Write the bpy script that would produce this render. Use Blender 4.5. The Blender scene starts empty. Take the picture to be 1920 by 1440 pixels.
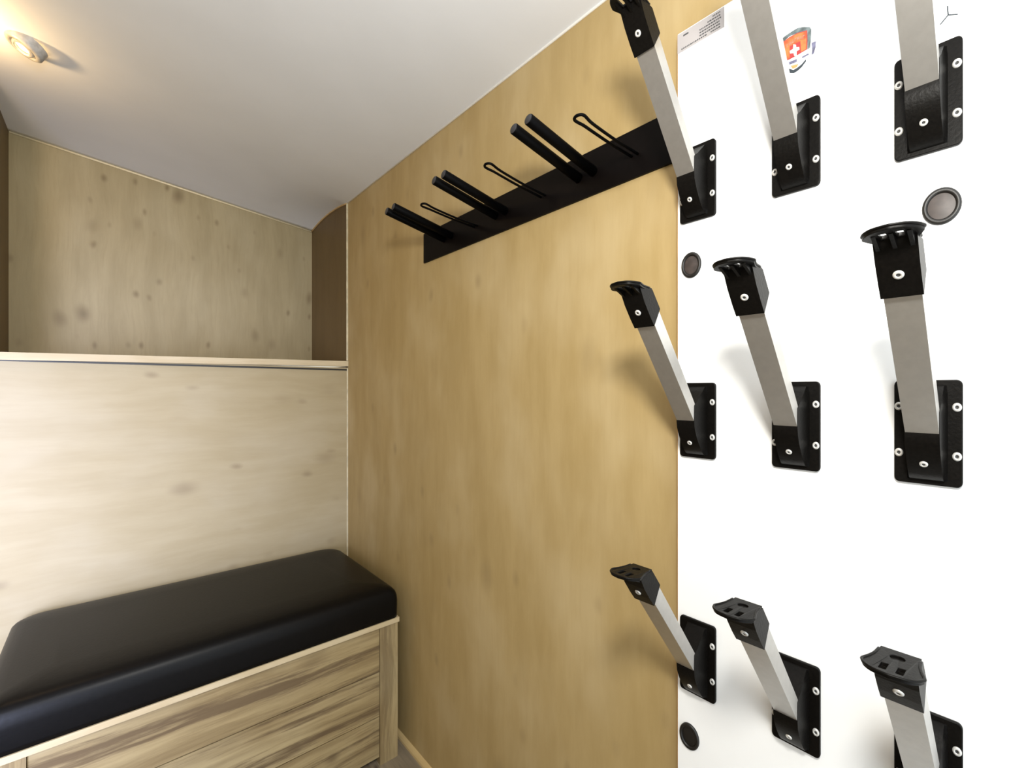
import bpy, bmesh, math, random
from mathutils import Vector, Matrix

S = bpy.context.scene
COL = S.collection

# ------------------------------------------------------------------ camera
XW, YB, CH = 0.890, 2.269, 1.4117        # right wall plane, back wall plane, eye height
XP = XW - 0.020                          # front face of the white panel
YAW = math.radians(41.129)
cam_data = bpy.data.cameras.new('camera')
cam_data.sensor_width = 36.0
cam_data.lens = 860.0 / 1920.0 * 36.0
cam_data.shift_y = 11.0 / 1920.0
cam_data.clip_start = 0.02
cam = bpy.data.objects.new('camera', cam_data)
COL.objects.link(cam)
cam.location = (0, 0, CH)
cam.rotation_euler = (math.radians(90), 0, -YAW)
S.camera = cam

# ------------------------------------------------------------------ world, lights, exposure
S.view_settings.view_transform = 'Standard'
S.view_settings.look = 'None'
S.view_settings.gamma = 1.0
S.view_settings.use_curve_mapping = False
S.view_settings.exposure = 1.5
w = bpy.data.worlds.new('world'); S.world = w
w.use_nodes = True
bg = w.node_tree.nodes['Background']
bg.inputs[0].default_value = (0.86, 0.94, 1.0, 1)
bg.inputs[1].default_value = 0.85


def area(name, loc, target, sx, sy, power, color):
    l = bpy.data.lights.new(name, 'AREA')
    l.shape = 'RECTANGLE'; l.size = sx; l.size_y = sy
    l.energy = power; l.color = color
    o = bpy.data.objects.new(name, l); COL.objects.link(o)
    o.location = loc
    d = Vector(target) - Vector(loc)
    o.rotation_euler = d.to_track_quat('-Z', 'Y').to_euler()
    return o


# photographer's bare diffused lamp just above the camera
fl = bpy.data.lights.new('flash_light', 'POINT'); fl.energy = 19.0; fl.color = (1.0, 0.97, 0.90); fl.shadow_soft_size = 0.07
flo = bpy.data.objects.new('flash_light', fl); COL.objects.link(flo); flo.location = (0.02, -0.03, 1.84)
# daylight from the open doorway on the left
day = area('daylight', (-0.85, 0.45, 1.0), (-0.45, 2.2, 0.85), 0.5, 1.3, 7.4, (0.62, 0.69, 1.0))
day.data.spread = math.radians(75)

# ------------------------------------------------------------------ materials


class NT:
    def __init__(s, name):
        s.m = bpy.data.materials.new(name); s.m.use_nodes = True
        s.t = s.m.node_tree; s.n = s.t.nodes; s.l = s.t.links
        s.b = s.n['Principled BSDF']

    def node(s, kind, **kw):
        x = s.n.new(kind)
        for k, v in kw.items(): setattr(x, k, v)
        return x

    def math(s, op, a, b=None, clamp=False):
        x = s.node('ShaderNodeMath', operation=op, use_clamp=clamp)
        for i, v in enumerate((a, b)):
            if v is None: continue
            if isinstance(v, (int, float)): x.inputs[i].default_value = v
            else: s.l.new(v, x.inputs[i])
        return x.outputs[0]

    def mix(s, f, a, b, mode='MIX'):
        x = s.node('ShaderNodeMix', data_type='RGBA', blend_type=mode)
        for i, v in ((0, f), (6, a), (7, b)):
            if isinstance(v, (int, float)): x.inputs[i].default_value = v
            elif isinstance(v, tuple): x.inputs[i].default_value = (*v, 1)
            else: s.l.new(v, x.inputs[i])
        return x.outputs[2]

    def ramp(s, f, lo, hi):
        x = s.node('ShaderNodeMapRange', interpolation_type='SMOOTHSTEP')
        s.l.new(f, x.inputs[0]); x.inputs[1].default_value = lo; x.inputs[2].default_value = hi
        return x.outputs[0]

    def noise(s, vec, scale, detail=3, rough=0.5):
        x = s.node('ShaderNodeTexNoise'); s.l.new(vec, x.inputs['Vector'])
        x.inputs['Scale'].default_value = scale; x.inputs['Detail'].default_value = detail
        x.inputs['Roughness'].default_value = rough
        return x.outputs[0]


def plain(name, color, rough=0.5, metal=0.0, noise=0.0, nscale=30, bump=0.0, spec=0.5):
    t = NT(name)
    t.b.inputs['Roughness'].default_value = rough
    t.b.inputs['Metallic'].default_value = metal
    t.b.inputs['Specular IOR Level'].default_value = spec
    tc = t.node('ShaderNodeTexCoord')
    n = t.noise(tc.outputs['Object'], nscale, 4)
    c = t.mix(t.ramp(n, 0.3, 0.7), tuple(max(0, x * (1 - noise)) for x in color), tuple(min(1, x * (1 + noise)) for x in color))
    t.l.new(c, t.b.inputs['Base Color'])
    if bump:
        b = t.node('ShaderNodeBump'); b.inputs['Strength'].default_value = bump; b.inputs['Distance'].default_value = 0.002
        t.l.new(n, b.inputs['Height']); t.l.new(b.outputs[0], t.b.inputs['Normal'])
    return t.m


def wood(name, u, v, base, dark, light, knot, grain=0.35, fine=0.3, streak=0.0, knots=0.75, kscale=4.0, kgate=0.55, rough=0.5,
         plank=None, seed=0.0, stretch=7.0, blot=0.35, wobble=0.07):
    """u = axis along the grain, v = axis across it (0,1,2 of the object's coordinates)"""
    t = NT(name)
    t.b.inputs['Roughness'].default_value = rough
    t.b.inputs['Specular IOR Level'].default_value = 0.3
    tc = t.node('ShaderNodeTexCoord')
    sep = t.node('ShaderNodeSeparateXYZ'); t.l.new(tc.outputs['Object'], sep.inputs[0])
    U, V = sep.outputs[u], sep.outputs[v]
    Wp = 0.0
    if plank:
        # each board gets its own piece of grain
        k = t.math('FLOOR', t.math('DIVIDE', t.math('SUBTRACT', V, plank[0]), plank[1]))
        U = t.math('ADD', U, t.math('MULTIPLY', k, 3.37))
        Wp = t.math('MULTIPLY', k, 5.1)
    U = t.math('ADD', U, seed)

    def vec(su, sv, off=0.0):
        c = t.node('ShaderNodeCombineXYZ')
        t.l.new(t.math('MULTIPLY', U, su), c.inputs[0])
        t.l.new(t.math('ADD', t.math('MULTIPLY', V, sv), off), c.inputs[1])
        if not isinstance(Wp, float): t.l.new(Wp, c.inputs[2])
        return c.outputs[0]
    # gentle waviness of the grain
    wob = t.math('MULTIPLY', t.math('SUBTRACT', t.noise(vec(1.6, 3.0, 4.0), 1.5, 2), 0.5), wobble)
    V = t.math('ADD', V, wob)
    broad = t.noise(vec(1.0, stretch), 2.2, 7, 0.66)
    finen = t.noise(vec(1.8, 36.0), 2.5, 5, 0.72)
    blotn = t.noise(vec(1.0, 1.6, 9.0), 2.6, 3, 0.5)
    c = t.mix(t.ramp(broad, 0.3, 0.72), dark, base)
    c = t.mix(grain, base, c)
    c = t.mix(t.math('MULTIPLY', t.ramp(blotn, 0.42, 0.75), blot), c, light)
    c = t.mix(t.math('MULTIPLY', t.ramp(finen, 0.45, 0.8), fine), c, dark)
    if streak:
        st = t.noise(vec(0.8, 13.0, 2.0), 1.5, 7, 0.68)
        c = t.mix(t.math('MULTIPLY', t.ramp(st, 0.50, 0.62), streak), c, knot)
    if knots:
        for (ks, so, gate) in ((kscale, 0.0, kgate), (kscale * 2.1, 7.7, kgate + 0.12)):
            vo = t.node('ShaderNodeTexVoronoi'); vo.voronoi_dimensions = '3D'
            t.l.new(vec(1.0, 1.7, so), vo.inputs['Vector']); vo.inputs['Scale'].default_value = ks
            sc = t.node('ShaderNodeSeparateColor'); t.l.new(vo.outputs['Color'], sc.inputs[0])
            near = t.math('SUBTRACT', 1.0, t.ramp(t.math('ADD', vo.outputs['Distance'], t.math('MULTIPLY', finen, 0.10)), 0.06, 0.30))
            g = t.ramp(sc.outputs[0], gate, gate + 0.06)
            c = t.mix(t.math('MULTIPLY', t.math('MULTIPLY', near, g), knots), c, knot)
    t.l.new(c, t.b.inputs['Base Color'])
    b = t.node('ShaderNodeBump'); b.inputs['Strength'].default_value = 0.12; b.inputs['Distance'].default_value = 0.001
    t.l.new(finen, b.inputs['Height']); t.l.new(b.outputs[0], t.b.inputs['Normal'])
    return t.m


PLY = dict(base=(0.445, 0.325, 0.148), dark=(0.36, 0.252, 0.100), light=(0.53, 0.415, 0.232), knot=(0.24, 0.17, 0.08))
M_W1 = wood('side_plywood', 2, 1, grain=0.75, knots=0.38, kscale=3.2, kgate=0.58, fine=0.22, blot=0.6, stretch=5.0, wobble=0.05, rough=0.55, **PLY)
PB = dict(base=(0.39, 0.315, 0.185), dark=(0.31, 0.24, 0.125), light=(0.46, 0.395, 0.275), knot=(0.20, 0.145, 0.08))
M_BACK = wood('back_plywood', 0, 2, grain=0.55, knots=0.55, kscale=3.4, kgate=0.62, fine=0.15, **PB)
M_NICHE = wood('niche_plywood', 2, 0, grain=0.6, knots=0.85, kscale=4.4, kgate=0.46, fine=0.45, seed=3.0, base=(0.375, 0.305, 0.17),
               dark=(0.27, 0.215, 0.11), light=(0.47, 0.40, 0.25), knot=(0.19, 0.14, 0.07))
M_CHEEK_SHADE = wood('shaded_cheek_plywood', 2, 1, grain=0.5, knots=0.15, base=(0.15, 0.10, 0.042), dark=(0.11, 0.07, 0.027), light=(0.18, 0.12, 0.052), knot=(0.1, 0.06, 0.025))  # plywood darkened: the shade on the recess sides is put into its colours
PLK = dict(base=(0.40, 0.305, 0.155), dark=(0.19, 0.13, 0.06), light=(0.56, 0.47, 0.28), knot=(0.115, 0.075, 0.04))
M_PLANK = wood('rustic_plank', 0, 2, grain=0.85, knots=0.8, kscale=3.0, kgate=0.72, fine=0.5, streak=0.85, stretch=14, wobble=0.035,
               plank=(0.014, 0.168), seed=1.3, **PLK)
M_POST = wood('rustic_post', 2, 0, grain=0.9, knots=0.8, kscale=9.0, kgate=0.7, fine=0.45, streak=0.45, stretch=12, seed=5.0, **PLK)
M_SIDE = wood('rustic_side', 1, 2, grain=0.85, knots=0.6, streak=0.7, stretch=10, plank=(0.014, 0.168), **PLK)
M_EDGE = wood('edge_strip', 0, 2, grain=0.6, knots=0.25, fine=0.3, base=(0.58, 0.48, 0.31), dark=(0.42, 0.31, 0.16), light=(0.68, 0.60, 0.44), knot=(0.36, 0.24, 0.11))
M_TRIMV = plain('pale_trim', (0.62, 0.56, 0.40), 0.5, noise=0.15)
M_BEAD = wood('floor_bead', 1, 2, grain=0.5, knots=0.0, base=(0.60, 0.44, 0.21), dark=(0.46, 0.32, 0.14), light=(0.7, 0.53, 0.28), knot=(0.3, 0.2, 0.1))
M_FLOOR = wood('floor_board', 1, 0, grain=0.9, knots=0.8, kscale=5.0, kgate=0.55, fine=0.5, streak=0.7, plank=(0.03, 0.14), base=(0.30, 0.24, 0.16),
               dark=(0.15, 0.12, 0.085), light=(0.44, 0.38, 0.28), knot=(0.08, 0.06, 0.045))
M_CEIL = plain('ceiling_paint', (0.79, 0.81, 0.85), 0.75, noise=0.015, nscale=5, bump=0.04)
M_PANEL = plain('white_laminate', (0.90, 0.91, 0.91), 0.35, noise=0.0)
M_PEDGE = plain('panel_edge', (0.42, 0.24, 0.09), 0.5, noise=0.15)
M_BLACK = plain('black_plastic', (0.003, 0.0025, 0.002), 0.42, noise=0.3, nscale=260, bump=0.15, spec=0.12)
M_RACK = plain('black_steel', (0.003, 0.002, 0.0018), 0.45, noise=0.15, nscale=60, spec=0.08)
M_ROD = plain('black_rubber', (0.001, 0.001, 0.0012), 0.5, noise=0.2, nscale=400, bump=0.1, spec=0.06)
M_RODEND = plain('rod_end', (0.02, 0.02, 0.024), 0.5)
M_ALU = plain('anodised_tube', (0.52, 0.51, 0.49), 0.34, metal=0.85, noise=0.03, nscale=90, spec=0.5)
M_SCREW = plain('steel_screw', (0.60, 0.59, 0.56), 0.3, metal=0.25)
M_RECESS = plain('screw_recess', (0.03, 0.03, 0.03), 0.6)
M_LEATHER = plain('black_leather', (0.003, 0.0027, 0.0026), 0.36, noise=0.1, nscale=120, bump=0.10, spec=0.14)
M_CAPRING_AND_SHADOW = plain('grommet_and_shadow_black', (0.006, 0.005, 0.004), 0.45)  # also used for the painted shadow line under the ledge
M_CAPIN = plain('grommet_disc', (0.045, 0.034, 0.030), 0.5, noise=0.25, nscale=80)
M_PAPER = plain('label_paper', (0.42, 0.395, 0.395), 0.6, noise=0.02)
M_INK = plain('grey_ink', (0.07, 0.07, 0.075), 0.6)
M_DKINK = plain('dark_ink', (0.02, 0.03, 0.04), 0.6)
M_LAMP = plain('lamp_housing', (0.40, 0.39, 0.38), 0.4, noise=0.2, nscale=60)

tb = NT('badge_orange')
tcb = tb.node('ShaderNodeTexCoord'); nb = tb.noise(tcb.outputs['Object'], 60, 2)
tb.l.new(tb.mix(tb.ramp(nb, 0.38, 0.62), (0.42, 0.07, 0.02), (0.50, 0.16, 0.04)), tb.b.inputs['Base Color'])
tb.b.inputs['Roughness'].default_value = 0.4
M_ORANGE = tb.m
M_RED = plain('badge_red', (0.36, 0.03, 0.03), 0.4)
M_BWHITE = plain('badge_white', (0.90, 0.90, 0.90), 0.4)
M_BGREY = plain('badge_grey', (0.10, 0.125, 0.13), 0.4, noise=0.5, nscale=90)
M_BLUEGREY = plain('badge_blue_grey', (0.12, 0.12, 0.19), 0.4, noise=0.4, nscale=120)
M_GOLD = plain('badge_gold', (0.40, 0.27, 0.09), 0.4)
M_PINK = plain('badge_lettering', (0.36, 0.18, 0.14), 0.4, noise=0.3, nscale=200)
te = NT('lamp_glow')
te.b.inputs['Base Color'].default_value = (0.8, 0.6, 0.3, 1)
te.b.inputs['Emission Color'].default_value = (1.0, 0.62, 0.22, 1)
te.b.inputs['Emission Strength'].default_value = 6.0
M_GLOW = te.m

# ------------------------------------------------------------------ mesh helpers


def obj(name, bm, mats, parent=None, smooth=False, loc=(0, 0, 0)):
    bmesh.ops.recalc_face_normals(bm, faces=bm.faces)
    me = bpy.data.meshes.new(name); bm.to_mesh(me); bm.free()
    for m in (mats if isinstance(mats, (list, tuple)) else [mats]): me.materials.append(m)
    if smooth:
        for p in me.polygons: p.use_smooth = True
    o = bpy.data.objects.new(name, me); COL.objects.link(o)
    o.location = loc
    if parent: o.parent = parent
    return o


def empty(name, loc, label, cat, group=None):
    o = bpy.data.objects.new(name, None); COL.objects.link(o)
    o.empty_display_size = 0.05
    o.location = loc; tag(o, label, cat, group)
    return o


def tag(o, label, cat=None, group=None):
    o['label'] = label
    if cat: o['category'] = cat
    if group: o['group'] = group
    return o


def struct(o):
    o['kind'] = 'structure'
    return o


def box(bm, x0, y0, z0, x1, y1, z1, mi=0):
    vs = [bm.verts.new((x, y, z)) for x in (x0, x1) for y in (y0, y1) for z in (z0, z1)]
    for f in ((0, 1, 3, 2), (4, 6, 7, 5), (0, 4, 5, 1), (2, 3, 7, 6), (0, 2, 6, 4), (1, 5, 7, 3)):
        fa = bm.faces.new([vs[i] for i in f]); fa.material_index = mi
    return bm


def bev(bm, w, seg=2, ang=30):
    es = [e for e in bm.edges if len(e.link_faces) == 2 and e.calc_face_angle(0) > math.radians(ang)]
    bmesh.ops.bevel(bm, geom=es, offset=w, segments=seg, profile=0.5, affect='EDGES', clamp_overlap=True)
    return bm


def prism(bm, poly, axis, a, b, mi=0, half=None):
    """poly in the two remaining axes (in order), extruded along axis from a to b"""
    def P(p, t):
        q = list(p); q.insert(axis, t); return Vector(q)
    n = len(poly)
    A = [bm.verts.new(P(p, a)) for p in poly]; B = [bm.verts.new(P(p, b)) for p in poly]
    fs = [bm.faces.new(A), bm.faces.new(B[::-1])]
    for i in range(n):
        fs.append(bm.faces.new((A[i], A[(i + 1) % n], B[(i + 1) % n], B[i])))
    for f in fs: f.material_index = mi
    return bm


def sweep(bm, pts, r, seg=12, closed=False, mi=0, caps=True, rz=1.0):
    rings = []; n = len(pts); pts = [Vector(p) for p in pts]
    up = None
    for i, p in enumerate(pts):
        a = pts[(i - 1) % n] if (closed or i > 0) else p
        b = pts[(i + 1) % n] if (closed or i < n - 1) else p
        t = (b - a).normalized()
        if up is None: up = Vector((0, 0, 1)) if abs(t.z) < 0.9 else Vector((0, 1, 0))
        s = t.cross(up).normalized(); u = s.cross(t).normalized(); up = u
        rr = r[i] if isinstance(r, (list, tuple)) else r
        rings.append([bm.verts.new(p + s * math.cos(2 * math.pi * k / seg) * rr + u * math.sin(2 * math.pi * k / seg) * rr * rz) for k in range(seg)])
    m = n if closed else n - 1
    for i in range(m):
        A, B = rings[i], rings[(i + 1) % n]
        for k in range(seg):
            f = bm.faces.new((A[k], A[(k + 1) % seg], B[(k + 1) % seg], B[k])); f.material_index = mi
    if caps and not closed:
        bm.faces.new(rings[0][::-1]).material_index = mi
        bm.faces.new(rings[-1]).material_index = mi
    return bm


def lathe(bm, prof, seg=28, M=None, mi=0, sz=1.0):
    """profile (r, h) turned about local z, then placed with M"""
    rings = []
    for r, h in prof:
        if r < 1e-7: rings.append([bm.verts.new((0, 0, h))])
        else: rings.append([bm.verts.new((r * math.cos(2 * math.pi * k / seg), r * sz * math.sin(2 * math.pi * k / seg), h)) for k in range(seg)])
    vs = [v for R in rings for v in R]
    for A, B in zip(rings, rings[1:]):
        for k in range(seg):
            a = [A[k % len(A)], A[(k + 1) % len(A)]]; b = [B[(k + 1) % len(B)], B[k % len(B)]]
            f = []
            for v in a + b:
                if v not in f: f.append(v)
            if len(f) > 2: bm.faces.new(f).material_index = mi
    if M is not None:
        for v in vs: v.co = M @ v.co
    return bm


def flat(loops, thick, bevel=0.0):
    """2D outline with holes -> mesh lying in XY, thickness along Z (centred)"""
    cu = bpy.data.curves.new('outline', 'CURVE'); cu.dimensions = '2D'; cu.fill_mode = 'BOTH'
    cu.extrude = thick / 2 - bevel; cu.bevel_depth = bevel; cu.bevel_resolution = 2
    cu.offset = -bevel
    for lp in loops:
        sp = cu.splines.new('POLY'); sp.points.add(len(lp) - 1)
        for i, p in enumerate(lp): sp.points[i].co = (p[0], p[1], 0, 1)
        sp.use_cyclic_u = True
    o = bpy.data.objects.new('outline', cu)
    COL.objects.link(o)
    bpy.context.view_layer.update()
    me = o.to_mesh()
    bm = bmesh.new(); bm.from_mesh(me)
    o.to_mesh_clear()
    bpy.data.objects.remove(o); bpy.data.curves.remove(cu)
    bmesh.ops.remove_doubles(bm, verts=bm.verts, dist=1e-6)
    return bm


def rrect(x0, y0, x1, y1, r, n=6, ry=None):
    ry = ry or r
    out = []
    for cx, cy, a0 in ((x1 - r, y1 - ry, 0), (x0 + r, y1 - ry, 90), (x0 + r, y0 + ry, 180), (x1 - r, y0 + ry, 270)):
        for k in range(n + 1):
            a = math.radians(a0 + 90 * k / n)
            out.append((cx + r * math.cos(a), cy + ry * math.sin(a)))
    return out


def ell(cx, cy, rx, ry, n=24):
    return [(cx + rx * math.cos(2 * math.pi * k / n), cy + ry * math.sin(2 * math.pi * k / n)) for k in range(n)]


def smoothline(pts, n=5):
    out = []
    for i in range(len(pts) - 1):
        p0 = pts[max(i - 1, 0)]; p1 = pts[i]; p2 = pts[i + 1]; p3 = pts[min(i + 2, len(pts) - 1)]
        for k in range(n):
            t = k / n
            out.append(tuple(0.5 * (2 * b + (c - a) * t + (2 * a - 5 * b + 4 * c - d) * t * t + (-a + 3 * b - 3 * c + d) * t ** 3)
                             for a, b, c, d in zip(p0, p1, p2, p3)))
    out.append(tuple(pts[-1]))
    return out


# ------------------------------------------------------------------ room shell
def ceil_z(x, y):
    z = 2.345 + 0.117 * (XW - x)
    if y > YB - 0.02:
        t = min(1, max(0, (y - YB) / 0.54)); f = max(0.0, 1 - (XW - x) / 0.30)
        z += 0.024 * math.sin(math.pi * t) ** 0.8 * f
    return z


XL, YF, YN = -1.15, -0.9, 2.812
bm = bmesh.new(); box(bm, XL, YF, -0.05, XW + 0.05, YN, 0.0)
o = struct(obj('floor', bm, M_FLOOR))

bm = bmesh.new()
xs = [XL + (XW + 0.05 - XL) * i / 40 for i in range(41)]; ys = [YF + (YB - YF) * i / 10 for i in range(11)] + [YB + 0.55 * i / 14 for i in range(1, 15)]
lo = [[bm.verts.new((x, y, ceil_z(x, y))) for y in ys] for x in xs]
hi = [[bm.verts.new((x, y, ceil_z(x, y) + 0.05)) for y in ys] for x in xs]
for i in range(40):
    for j in range(len(ys) - 1):
        bm.faces.new((lo[i][j], lo[i][j + 1], lo[i + 1][j + 1], lo[i + 1][j]))
        bm.faces.new((hi[i][j], hi[i + 1][j], hi[i + 1][j + 1], hi[i][j + 1]))
for i in range(40):
    bm.faces.new((lo[i][0], lo[i + 1][0], hi[i + 1][0], hi[i][0])); bm.faces.new((lo[i][-1], hi[i][-1], hi[i + 1][-1], lo[i + 1][-1]))
for j in range(len(ys) - 1):
    bm.faces.new((lo[0][j], hi[0][j], hi[0][j + 1], lo[0][j + 1])); bm.faces.new((lo[-1][j], lo[-1][j + 1], hi[-1][j + 1], hi[-1][j]))
struct(obj('ceiling', bm, M_CEIL, smooth=True))

bm = bmesh.new(); box(bm, XW, YF, 0, XW + 0.04, YB, 2.36)
struct(obj('wall_right', bm, M_W1))
bm = bmesh.new(); box(bm, XL - 0.04, YF, 0, XL, YB + 0.56, 2.60)
struct(obj('wall_left', bm, plain('left_paint', (0.25, 0.21, 0.16), 0.7)))
# lower back wall, with the ledge board on top of it
bm = bmesh.new(); box(bm, XL, YB, 0, XW, YB + 0.04, 1.522)
struct(obj('wall_back', bm, M_BACK))
# recess above the ledge
bm = bmesh.new(); box(bm, -0.335, YN, 1.50, XW, YN + 0.03, 2.52)
struct(obj('wall_recess_back', bm, M_NICHE))
bm = bmesh.new(); prism(bm, [(YB + 0.002, 1.50), (YN, 1.50)] + [(YN - 0.54 * i / 12, ceil_z(XW, YN - 0.54 * i / 12) + 0.006) for i in range(13)], 0, XW, XW + 0.04)
struct(obj('wall_recess_right', bm, M_CHEEK_SHADE))
bm = bmesh.new(); box(bm, XL, YB, 1.50, -0.322, YN, 2.62)
struct(obj('wall_recess_left', bm, M_CHEEK_SHADE))
# thin white bead where walls meet the ceiling
def bead(name, pts, mat, r=0.0035):
    b = bmesh.new(); sweep(b, pts, r, 8); return struct(obj(name, b, mat, smooth=True))


M_CAULK = plain('caulk', (0.85, 0.83, 0.78), 0.5)
bead('trim_1', [(XW - 0.001, YF, ceil_z(XW, 0) - 0.001), (XW - 0.001, YB - 0.002, ceil_z(XW, 0) - 0.001)], M_CAULK, 0.0035)
bead('trim_2', [(-0.32, YN - 0.002, ceil_z(-0.32, YN) - 0.002), (XW - 0.003, YN - 0.002, ceil_z(XW, YN) - 0.002)], plain('edge_light', (0.78, 0.68, 0.44), 0.5), 0.0045)
bead('trim_3', [(XW - 0.002, YN - 0.54 * i / 14, ceil_z(XW, YN - 0.54 * i / 14) - 0.002) for i in range(15)], plain('edge_brown', (0.50, 0.34, 0.16), 0.5), 0.0045)
# pale vertical corner strip, above the ledge and below it
bm = bmesh.new(); box(bm, XW - 0.006, YB - 0.004, 1.558, XW, YB + 0.004, 2.342)
struct(obj('trim_4', bm, M_TRIMV))
bm = bmesh.new(); box(bm, XW - 0.005, YB - 0.004, 0.0, XW, YB, 1.520)
struct(obj('trim_5', bm, M_TRIMV))
bm = bmesh.new(); prism(bm, [(XW, 0.0), (XW - 0.016, 0.0), (XW - 0.015, 0.008), (XW - 0.010, 0.014), (XW, 0.018)], 1, YF, YB)
struct(obj('baseboard_right', bm, M_BEAD))

bm = bmesh.new(); prism(bm, [(YB - 0.012, 1.526), (YN, 1.526), (YN, 1.552), (YB - 0.012, 1.552)], 0, -0.62, XW - 0.001)
for v in bm.verts:                              # the board dips a little to the left, as in the photograph
    v.co.z += (v.co.x - XW) * 0.015 + 0.003
bev(bm, 0.002, 2)
tag(obj('ledge_shelf', bm, M_EDGE), 'pale raw-edged wooden ledge board across the back wall at the foot of the recess', 'shelf')
bm = bmesh.new(); box(bm, XL, YB - 0.003, 1.508, XW, YB, 1.515)  # thin black strip standing in for the shadow under the ledge board
struct(obj('ledge_shadow', bm, M_CAPRING_AND_SHADOW))

# ------------------------------------------------------------------ storage bench
BY0, BX0, BX1 = 1.623, -0.262, 0.832
bench = empty('storage_bench', (0.3, 1.95, 0), 'rustic plank bench box with pale top rim standing under the back wall', 'bench')


def bpart(name, bm, m, bevel=0.0015, smooth=False):
    for v in bm.verts: v.co -= Vector((0.3, 1.95, 0))
    if bevel: bev(bm, bevel, 2)
    return obj(name, bm, m, bench, smooth)


for x0, x1 in ((BX0, -0.157), (0.760, BX1)):
    for y0, y1 in ((BY0, BY0 + 0.03), (YB - 0.035, YB - 0.005)):
        bm = bmesh.new(); box(bm, x0, y0, 0, x1, y1, 0.517); bpart('post', bm, M_POST)
bm = bmesh.new()
for z0, z1 in ((0.030, 0.1805), (0.1835, 0.3485), (0.3515, 0.5165)):
    box(bm, -0.156, BY0 + 0.006, z0, 0.759, BY0 + 0.022, z1)
bpart('front_panel', bm, M_PLANK, 0.001)
for x0 in (BX0 + 0.003, BX1 - 0.016):
    bm = bmesh.new(); box(bm, x0, BY0 + 0.03, 0.03, x0 + 0.013, YB - 0.035, 0.515); bpart('side_panel', bm, M_SIDE)
bm = bmesh.new(); box(bm, BX0 - 0.004, BY0 - 0.006, 0.5195, BX1 + 0.004, YB - 0.003, 0.537)
bpart('top_rim', bm, M_EDGE, 0.0015)['label'] = 'pale top rim board'

# black seat pad, crowned top, rounded corners
bm = bmesh.new()
ol = []
for cx_, cy_, rr_, a0 in ((0.836, YB - 0.004, 0.075, 0), (-0.252, YB - 0.004, 0.060, 90), (-0.252, BY0 - 0.002, 0.035, 180), (0.836, BY0 - 0.002, 0.022, 270)):
    sx_, sy_ = (1 if a0 in (0, 270) else -1), (1 if a0 in (0, 90) else -1)
    for k in range(9):
        a = math.radians(a0 + 90 * k / 8)
        ol.append((cx_ - sx_ * rr_ + rr_ * math.cos(a), cy_ - sy_ * rr_ + rr_ * math.sin(a)))
cxm, cym = 0.29, 1.945
levels = [(0.0, 0.000), (0.0, 0.012), (-0.001, 0.060), (0.001, 0.082), (0.006, 0.097), (0.014, 0.107), (0.026, 0.114), (0.045, 0.119), (0.08, 0.123), (0.13, 0.126)]
rings = []
for ins, h in levels:
    ring = []
    for (x, y) in ol:
        dx, dy = x - cxm, y - cym
        sx = (0.54 - ins) / 0.54; sy = (0.322 - ins) / 0.322
        ring.append(bm.verts.new((cxm + dx * sx, cym + dy * sy, 0.5375 + h)))
    rings.append(ring)
for A, B in zip(rings, rings[1:]):
    for k in range(len(A)): bm.faces.new((A[k], A[(k + 1) % len(A)], B[(k + 1) % len(A)], B[k]))
bm.faces.new(rings[0][::-1]); bm.faces.new(rings[-1])
tag(obj('seat_cushion', bm, M_LEATHER, smooth=True), 'long black leather seat cushion lying on the plank bench', 'cushion')

# ------------------------------------------------------------------ boot rack
rack = empty('boot_rack', (XW, 1.0, 1.942), 'black steel boot and glove rack with pegs, high on the plywood side wall', 'rack')


def rpart(name, bm, m, smooth=False, par=None):
    for v in bm.verts: v.co -= Vector((XW, 1.0, 1.942))
    return obj(name, bm, m, par or rack, smooth)


bm = bmesh.new(); prism(bm, [(XW, 1.888), (XW - 0.006, 1.888), (XW - 0.006, 1.997), (XW, 1.997)], 1, 0.487, 1.518)
bev(bm, 0.001, 1); rpart('back_plate', bm, M_RACK)
for yc in (0.7345, 1.0645, 1.3525):
    for dy in (-0.0235, 0.0235):
        y = yc + dy
        b0 = Vector((XW - 0.005, y, 1.943)); t0 = Vector((0.666, y, 1.987))
        bm = bmesh.new()
        sweep(bm, [b0, b0.lerp(t0, 0.5), t0.lerp(b0, 0.01), t0], [0.0122, 0.0122, 0.0122, 0.0110], 18)
        for f in bm.faces:
            if len(f.verts) > 4 and f.calc_center_median().x < 0.7: f.material_index = 1
        rpart('peg', bm, [M_ROD, M_RODEND], True)
for yc, dz in ((0.594, -0.006), (0.884, 0.007), (1.190, 0.003)):
    x0, x1 = XW - 0.005, 0.687
    L = x0 - x1
    prof = [(0.0, -0.0080), (0.40, -0.0078), (0.70, -0.0080), (0.84, -0.0086), (0.91, -0.0108), (0.955, -0.0115), (0.985, -0.0085), (1.0, 0.0),
            (0.985, 0.0085), (0.955, 0.0115), (0.91, 0.0108), (0.84, 0.0086), (0.70, 0.0080), (0.40, 0.0078), (0.0, 0.0080)]
    pts = smoothline([(x0 - L * a, yc + b, 1.938 + (0.005 + dz) * a + 0.012 * a * a) for a, b in prof], 4)
    bm = bmesh.new(); sweep(bm, pts, 0.0031, 10)
    rpart('wire_hook', bm, M_ROD, True)

# ------------------------------------------------------------------ white rack panel
ZT, YE = 2.136, 0.483
panel = empty('ski_board', (XP, 0.0, 1.2), 'tall glossy white panel fixed on the side wall carrying nine angled holders', 'panel')
PO = Vector((XP, 0.0, 1.2))


def ppart(name, bm, m, label=None, smooth=False, par=None):
    for v in bm.verts: v.co -= PO
    o = obj(name, bm, m, par or panel, smooth)
    if label: o['label'] = label
    return o


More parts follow.
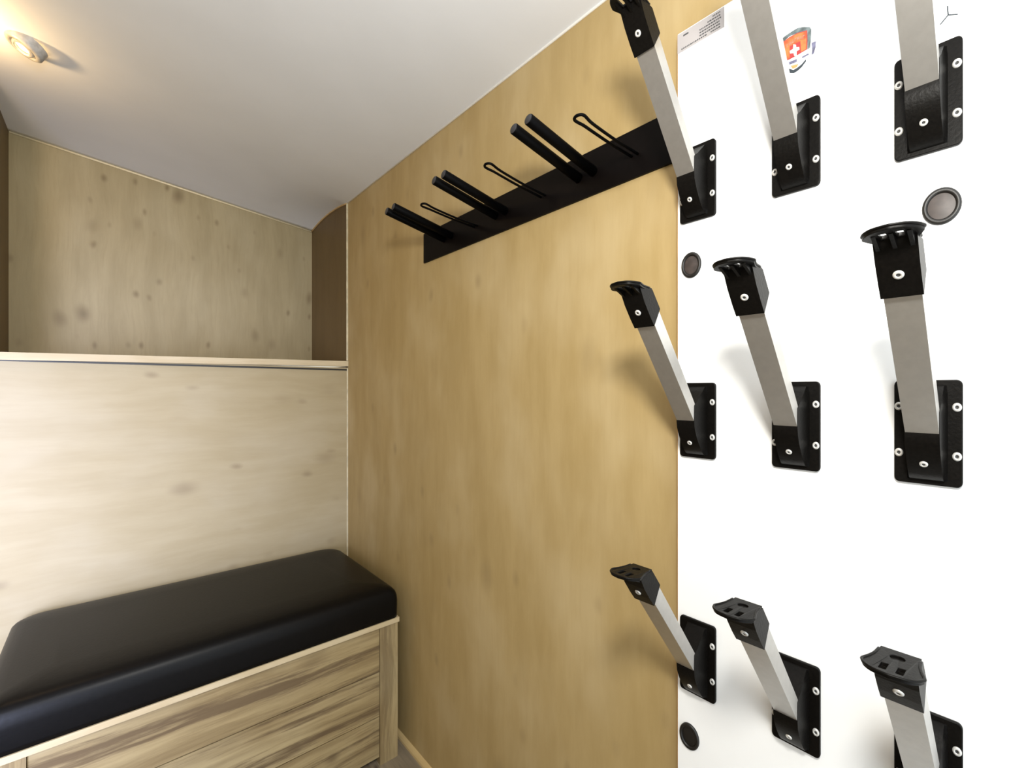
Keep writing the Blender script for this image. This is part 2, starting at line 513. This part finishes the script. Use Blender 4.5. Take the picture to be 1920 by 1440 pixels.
bm = bmesh.new(); box(bm, XP, -0.62, 0.12, XW - 0.0005, YE - 0.001, ZT)
bev(bm, 0.001, 1); ppart('board', bm, M_PANEL)
bm = bmesh.new(); box(bm, XP + 0.001, YE - 0.001, 0.12, XW - 0.0005, YE + 0.001, ZT)
ppart('edge_band', bm, M_PEDGE, 'thin orange-brown edge band')


def on_panel(loops, thick, lift):
    """outline given as (Y, Z) pairs -> thin film on the panel face"""
    b = flat([[(-p[0], p[1]) for p in lp] for lp in loops], thick)
    for v in b.verts: v.co = Vector((XP - lift - v.co.z, -v.co.x, v.co.y))
    return b


# round black hole plugs
for (y, z, dark) in ((0.453, 1.660, 0), (0.0875, 1.667, 0), (0.457, 0.720, 1)):
    M = Matrix.Translation((XP, y, z)) @ Matrix.Rotation(math.radians(-90), 4, 'Y') @ Matrix.Rotation(math.radians(90), 4, 'Z')
    bm = bmesh.new(); lathe(bm, [(0.0205, -0.001), (0.0205, 0.002), (0.0190, 0.0042), (0.0160, 0.0042), (0.0145, 0.0022), (0.0145, 0.0)], 36, M, sz=1.25)
    p = ppart('hole_plug', bm, M_CAPRING_AND_SHADOW, 'black hole plug low on the panel' if dark else None, True)
    bm = bmesh.new(); lathe(bm, [(0.0146, 0.0012), (0.008, 0.0022), (0.0, 0.0026)], 36, M, sz=1.25)
    ppart('plug_centre', bm, M_CAPRING_AND_SHADOW if dark else M_CAPIN, None, True, p)

# white instruction label with rows of grey print
bm = on_panel([[(0.4825, 2.096), (0.4825, 2.1345), (0.388, 2.1345), (0.388, 2.096)]], 0.0004, 0.0003)
lab = ppart('instruction_label', bm, M_PAPER, 'pale paper label with rows of fine grey print')
random.seed(4)
bm = bmesh.new()
def dash(y0, z0, wd, hg):
    box(bm, XP - 0.0008, y0 - wd, z0 - hg / 2, XP - 0.0004, y0, z0 + hg / 2)
for row in range(6):
    z = 2.1290 - row * 0.0056
    y = 0.4155 - (0 if row < 3 else 0)
    y = {0: 0.410, 1: 0.420, 2: 0.436, 3: 0.436, 4: 0.436, 5: 0.474}[row]
    while y > 0.397:
        wd = random.uniform(0.0014, 0.0042)
        if not (row == 5 and 0.415 < y < 0.425): dash(y, z, wd, 0.0024)
        y -= wd + 0.0012
ppart('print', bm, M_INK, None, False, lab)
bm = bmesh.new(); dash(0.470, 2.1265, 0.011, 0.003)
ppart('printed_heading', bm, M_INK, None, False, lab)

# shield badge
B = {
    'outer': [(0.2934, 2.0154), (0.2838, 2.0183), (0.2744, 2.0198), (0.2652, 2.0206), (0.2562, 2.0172), (0.2473, 2.0116), (0.2452, 2.0067), (0.2455, 1.9934), (0.247, 1.9774), (0.2508, 1.9762), (0.2508, 2.0066), (0.2652, 2.0123), (0.2775, 2.014), (0.2879, 2.0095), (0.287, 1.9908), (0.2857, 1.9747), (0.2882, 1.9788), (0.2908, 1.9985)],
    'shield': [(0.2879, 2.0095), (0.2775, 2.0126), (0.2652, 2.0123), (0.2511, 2.0085), (0.2508, 1.9931), (0.2511, 1.977), (0.2652, 1.9753), (0.2775, 1.9744), (0.2854, 1.9752), (0.287, 1.9908)],
    'cross': [(0.2713, 1.9963), (0.2677, 1.9935), (0.267, 1.9887), (0.2628, 1.987), (0.2622, 1.9825), (0.2667, 1.982), (0.2664, 1.9746), (0.2701, 1.9759), (0.271, 1.9813), (0.2763, 1.9835), (0.2769, 1.988), (0.272, 1.9887)],
    'banner1': [(0.2788, 1.9702), (0.2664, 1.9691), (0.2664, 1.9643), (0.2775, 1.9654)],
    'banner2': [(0.2592, 1.9686), (0.2496, 1.9694), (0.2484, 1.9668), (0.258, 1.9659)],
    'scroll': [(0.2832, 1.9593), (0.28, 1.9605), (0.2713, 1.9531), (0.2652, 1.954), (0.2592, 1.9563), (0.2532, 1.9612), (0.2526, 1.9582), (0.2592, 1.9515), (0.2652, 1.9485), (0.2713, 1.9476), (0.28, 1.9528)],
    'gold': [(0.2757, 1.9623), (0.264, 1.9596), (0.2664, 1.9554), (0.2726, 1.9559)],
    'tail': [(0.2449, 1.9837), (0.2385, 1.9834), (0.2391, 1.9737), (0.2414, 1.9649), (0.2449, 1.9641), (0.2438, 1.9722)],
    'dot': [(0.2838, 1.9702), (0.2813, 1.9688), (0.2816, 1.9662), (0.2838, 1.967)],
}


def scaled(pts, k):
    cy = sum(p[0] for p in pts) / len(pts); cz = sum(p[1] for p in pts) / len(pts)
    return [(cy + (p[0] - cy) * k, cz + (p[1] - cz) * k) for p in pts]


badge = ppart('shield_badge', on_panel([B['outer']], 0.0004, 0.0003), M_BGREY, 'orange shield sticker with a white cross and grey scroll')
ppart('badge_field', on_panel([B['shield']], 0.0004, 0.0004), M_RED, 'red and orange field', False, badge)
ppart('badge_field', on_panel([scaled(B['shield'], 0.93)], 0.0004, 0.0006), M_ORANGE, 'orange inner field', False, badge)
ppart('badge_square', on_panel([scaled([(0.2770, 1.9960), (0.2610, 1.9960), (0.2600, 1.9760), (0.2770, 1.9760)], 1.0)], 0.0004, 0.0007), M_RED, 'red square', False, badge)  # plain red square printed behind the cross
ppart('badge_cross', on_panel([B['cross']], 0.0004, 0.0009), M_BWHITE, 'white cross', False, badge)
ppart('badge_banner', on_panel([B['banner1'], B['banner2'], B['dot'], B['tail']], 0.0004, 0.0004), M_BLUEGREY, 'grey banner', False, badge)
ppart('badge_scroll', on_panel([B['scroll']], 0.0004, 0.0005), M_DKINK, 'dark scroll under the shield', False, badge)
ppart('badge_scroll', on_panel([B['gold']], 0.0004, 0.0006), M_GOLD, 'gold swoosh', False, badge)
bm = bmesh.new()
y = 0.2815
for i in range(7):                                # the blurred line of capitals across the shield
    z = 1.9990 + 0.0035 * math.sin(math.pi * i / 6.5)
    if i % 3 == 0:
        box(bm, XP - 0.0012, y - 0.0010, z - 0.0028, XP - 0.0009, y, z + 0.0028); box(bm, XP - 0.0012, y - 0.0028, z + 0.0012, XP - 0.0009, y - 0.001, z + 0.0028)
    elif i % 3 == 1:
        box(bm, XP - 0.0012, y - 0.0010, z - 0.0028, XP - 0.0009, y, z + 0.0028); box(bm, XP - 0.0012, y - 0.0030, z - 0.0028, XP - 0.0009, y - 0.0020, z + 0.0028)
        box(bm, XP - 0.0012, y - 0.0020, z - 0.0006, XP - 0.0009, y - 0.0010, z + 0.0006)
    else:
        box(bm, XP - 0.0012, y - 0.0028, z - 0.0028, XP - 0.0009, y, z - 0.0014); box(bm, XP - 0.0012, y - 0.0019, z - 0.0014, XP - 0.0009, y - 0.0009, z + 0.0028)
    y -= 0.0040
ppart('badge_lettering', bm, M_PINK, 'pinkish lettering', False, badge)

# small three-armed line mark near the top of the panel
bm = bmesh.new()
c = (0.0808, 1.9290)
for e in ((0.0815, 1.9420), (0.0712, 1.9240), (0.0890, 1.9205)):
    d = Vector((e[0] - c[0], e[1] - c[1])); n = Vector((-d.y, d.x)).normalized() * 0.0007
    prism(bm, [(c[0] + n.x, c[1] + n.y), (c[0] - n.x, c[1] - n.y), (e[0] - n.x, e[1] - n.y), (e[0] + n.x, e[1] + n.y)], 0, XP - 0.0006, XP - 0.0001)
ppart('line_mark', bm, M_DKINK, 'thin black three-armed mark')

# ------------------------------------------------------------------ ski holders
# local frame: x = towards the wall (-x is out into the room), y = along the wall, z = up


def screw(parent, name, M, r=0.0048, sz=1.25):
    bm = bmesh.new()
    lathe(bm, [(r * 1.02, -0.0004), (r, 0.0012), (r * 0.72, 0.0022), (r * 0.44, 0.0022), (r * 0.40, 0.0014), (0, 0.0014)], 20, M, sz=sz)
    for f in bm.faces:
        if len(f.verts) == 3: f.material_index = 1
    return obj(name, bm, [M_SCREW, M_RECESS], parent, True)


def holder(loc, label):
    t = empty('ski_holder', loc, label, 'ski holder', 'angled ski holders on the white panel')
    # plate: flat((y,z)) -> x
    b = flat([[(-p[0], p[1]) for p in rrect(-0.036, -0.0735, 0.036, 0.0735, 0.006, 5, 0.0075)]], 0.0062, 0.0012)
    for v in b.verts: v.co = Vector((-0.0031 - v.co.z, -v.co.x, v.co.y))
    plate = obj('base_plate', b, M_BLACK, t)
    TOWALL = Matrix.Rotation(math.radians(-90), 4, 'Y') @ Matrix.Rotation(math.radians(90), 4, 'Z')
    for sy in (-0.0305, 0.0305):
        for z in (0.036, -0.031):
            screw(plate, 'screw', Matrix.Translation((-0.0063, sy, z)) @ TOWALL)
    # wedge-shaped socket, flared at the wall
    prof = [(0.0055, 0.0665), (0.010, 0.0655), (0.020, 0.056), (0.030, 0.0475), (0.038, 0.0400), (0.0475, 0.0335), (0.0505, 0.0300), (0.0515, 0.0),
            (0.0500, -0.012), (0.044, -0.026), (0.035, -0.041), (0.024, -0.056), (0.016, -0.064), (0.0055, -0.0675)]
    bm = bmesh.new(); n = len(prof)
    cols = []
    for sgn in (-1, 1):
        mid = [bm.verts.new((-o_, sgn * 0.0178, z)) for o_, z in prof]
        low = [bm.verts.new((-0.0055, sgn * 0.0215, z * 1.0)) for o_, z in prof]
        inb = [bm.verts.new((-(0.0055 + (o_ - 0.0055) * 0.45), sgn * 0.0184, z)) for o_, z in prof]
        cols.append((mid, inb, low))
    for i in range(n - 1):
        for (mid, inb, low) in cols:
            bm.faces.new((mid[i], mid[i + 1], inb[i + 1], inb[i])); bm.faces.new((inb[i], inb[i + 1], low[i + 1], low[i]))
        a, b_ = cols[0][0], cols[1][0]
        bm.faces.new((a[i], b_[i], b_[i + 1], a[i + 1]))
    bmesh.ops.remove_doubles(bm, verts=bm.verts, dist=1e-5)
    sock = obj('socket', bm, M_BLACK, t, True)
    sd = sock.modifiers.new('edge', 'EDGE_SPLIT'); sd.split_angle = math.radians(38)
    Nf = Vector((-0.036, 0, -0.0465)).normalized()
    Mf = Matrix.Translation((-0.0345, 0, -0.0415)) @ Vector((-0.85, 0, -0.52)).to_track_quat('Z', 'X').to_matrix().to_4x4() @ Matrix.Rotation(math.radians(0), 4, 'Z')
    screw(sock, 'screw', Mf, 0.0046, 1.0)
    # tube, cut upright at the socket
    poly = [(-0.0500, 0.000), (-0.1900, 0.1745), (-0.1735, 0.1960), (-0.0465, 0.0315), (-0.040, 0.0315), (-0.040, 0.0)]
    bm = bmesh.new(); prism(bm, poly, 1, -0.0172, 0.0172); bev(bm, 0.0009, 2)
    obj('tube', bm, M_ALU, t)
    # sleeve
    cap = [(-0.1890, 0.1660), (-0.2020, 0.1810), (-0.2180, 0.2020), (-0.2320, 0.2260), (-0.1950, 0.2260), (-0.1712, 0.1965)]
    bm = bmesh.new(); prism(bm, cap, 1, -0.0192, 0.0192); bev(bm, 0.0012, 2)
    cp = obj('end_cap', bm, M_BLACK, t)
    # ribs below the platform
    for y in (-0.0150, 0.0, 0.0150):
        rib = [(-0.2080, 0.1960), (-0.2160, 0.2030), (-0.2250, 0.2140), (-0.2500, 0.2245), (-0.2500, 0.2275), (-0.2150, 0.2275)]
        bm = bmesh.new(); prism(bm, rib, 1, y - 0.0019, y + 0.0019)
        obj('rib', bm, M_BLACK, cp)
    nrm = Vector((-0.80, 0, -0.60))
    Ms = Matrix.Translation((-0.2075, 0, 0.1885)) @ nrm.to_track_quat('Z', 'X').to_matrix().to_4x4()
    screw(cp, 'screw', Ms, 0.0052, 1.0)
    # platform with two slots and a round hole
    half = smoothline([(0.1945, 0.0180), (0.2060, 0.0186), (0.2220, 0.0205), (0.2400, 0.0260)], 4) + \
        smoothline([(0.2430, 0.0262), (0.2520, 0.0225), (0.2600, 0.0140), (0.2635, 0.0)], 5)[0:]
    out = [(-a, b_) for a, b_ in half] + [(-a, -b_) for a, b_ in half[::-1][1:]]
    slots = [rrect(-0.2520, sy - 0.0032, -0.2345, sy + 0.0032, 0.0008, 2) for sy in (-0.0072, 0.0072)]
    hole = ell(-0.2130, 0.0, 0.0062, 0.0068)
    b = flat([out] + slots + [hole], 0.0046, 0.0007)
    for v in b.verts:
        x = -v.co.x
        v.co.z += 0.2262 + max(0, (x - 0.225)) ** 2 * 1.6 - 0.02 * max(0, abs(v.co.y) - 0.014) * (1 if x > 0.225 else 0)
    pf = obj('platform', b, M_BLACK, t)
    bm = bmesh.new()
    rim = [(-a, b_, 0.2282 + max(0, a - 0.225) ** 2 * 1.6) for a, b_ in half[3:]] + [(-a, -b_, 0.2282 + max(0, a - 0.225) ** 2 * 1.6) for a, b_ in half[3:][::-1][1:]]
    sweep(bm, rim, 0.0016, 8); obj('rim', bm, M_BLACK, pf, True)
    return t


def copy_tree(o, parent=None):
    c = o.copy(); COL.objects.link(c)
    if parent: c.parent = parent
    for ch in list(o.children): copy_tree(ch, c)
    return c


rows = [('top', 1.8185), ('middle', 1.3520), ('bottom', 0.8855)]
cols_ = [('left', 0.4385), ('middle', 0.2675), ('right', 0.1020)]
LAB = {
    ('top', 'left'): 'grey ski holder at the top left, nearest the printed label',
    ('top', 'middle'): 'grey ski holder of the top row beside the orange shield sticker',
    ('top', 'right'): 'grey ski holder at the top right, right below the thin three-armed black mark',
    ('middle', 'left'): 'grey ski holder in the middle row nearest the plywood, under the small round plug',
    ('middle', 'middle'): 'grey ski holder in the very centre of the nine, between its row neighbours',
    ('middle', 'right'): 'large grey ski holder in the middle row, tip just below the right-hand round plug',
    ('bottom', 'left'): 'lowest grey ski holder next to the plywood, above the black plug near the floor',
    ('bottom', 'middle'): 'grey ski holder in the bottom row between two others, clear of any plug',
    ('bottom', 'right'): 'grey ski holder in the bottom right corner, base cut by the lower photo edge',
}
proto = None
for rn, z in rows:
    for cn, y in cols_:
        if proto is None:
            proto = holder((XP, y, z), LAB[(rn, cn)])
        else:
            c = copy_tree(proto); c.location = (XP, y, z); c['label'] = LAB[(rn, cn)]

# ------------------------------------------------------------------ ceiling spotlight
lx, ly = -0.200, 2.030
lz = ceil_z(lx, ly)
spot = empty('ceiling_spotlight', (lx, ly, lz), 'small round ceiling spotlight with a warm glow at the upper left', 'spotlight')
tilt = Matrix.Translation((0, 0, -0.016)) @ Matrix.Rotation(math.radians(180 + 28), 4, 'Y')
bm = bmesh.new(); lathe(bm, [(0.046, -0.022), (0.046, 0.003), (0.041, 0.008), (0.033, 0.009), (0.030, 0.002), (0.030, -0.006)], 32, tilt)
obj('trim_ring', bm, M_LAMP, spot, True)
bm = bmesh.new(); lathe(bm, [(0.0295, 0.0), (0.026, 0.009), (0.019, 0.012), (0.018, 0.006)], 28, tilt @ Matrix.Rotation(math.radians(12), 4, 'X'))
obj('gimbal', bm, M_LAMP, spot, True)
bm = bmesh.new(); lathe(bm, [(0.018, 0.004), (0.012, 0.007), (0.0, 0.008)], 24, tilt)
obj('bulb', bm, M_GLOW, spot, True)['label'] = 'glowing warm bulb'
pl = bpy.data.lights.new('spotlight_glow', 'POINT'); pl.energy = 1.6; pl.color = (1.0, 0.66, 0.30); pl.shadow_soft_size = 0.02
po = bpy.data.objects.new('spotlight_glow', pl); COL.objects.link(po); po.location = (lx - 0.17, ly - 0.04, lz - 0.10)
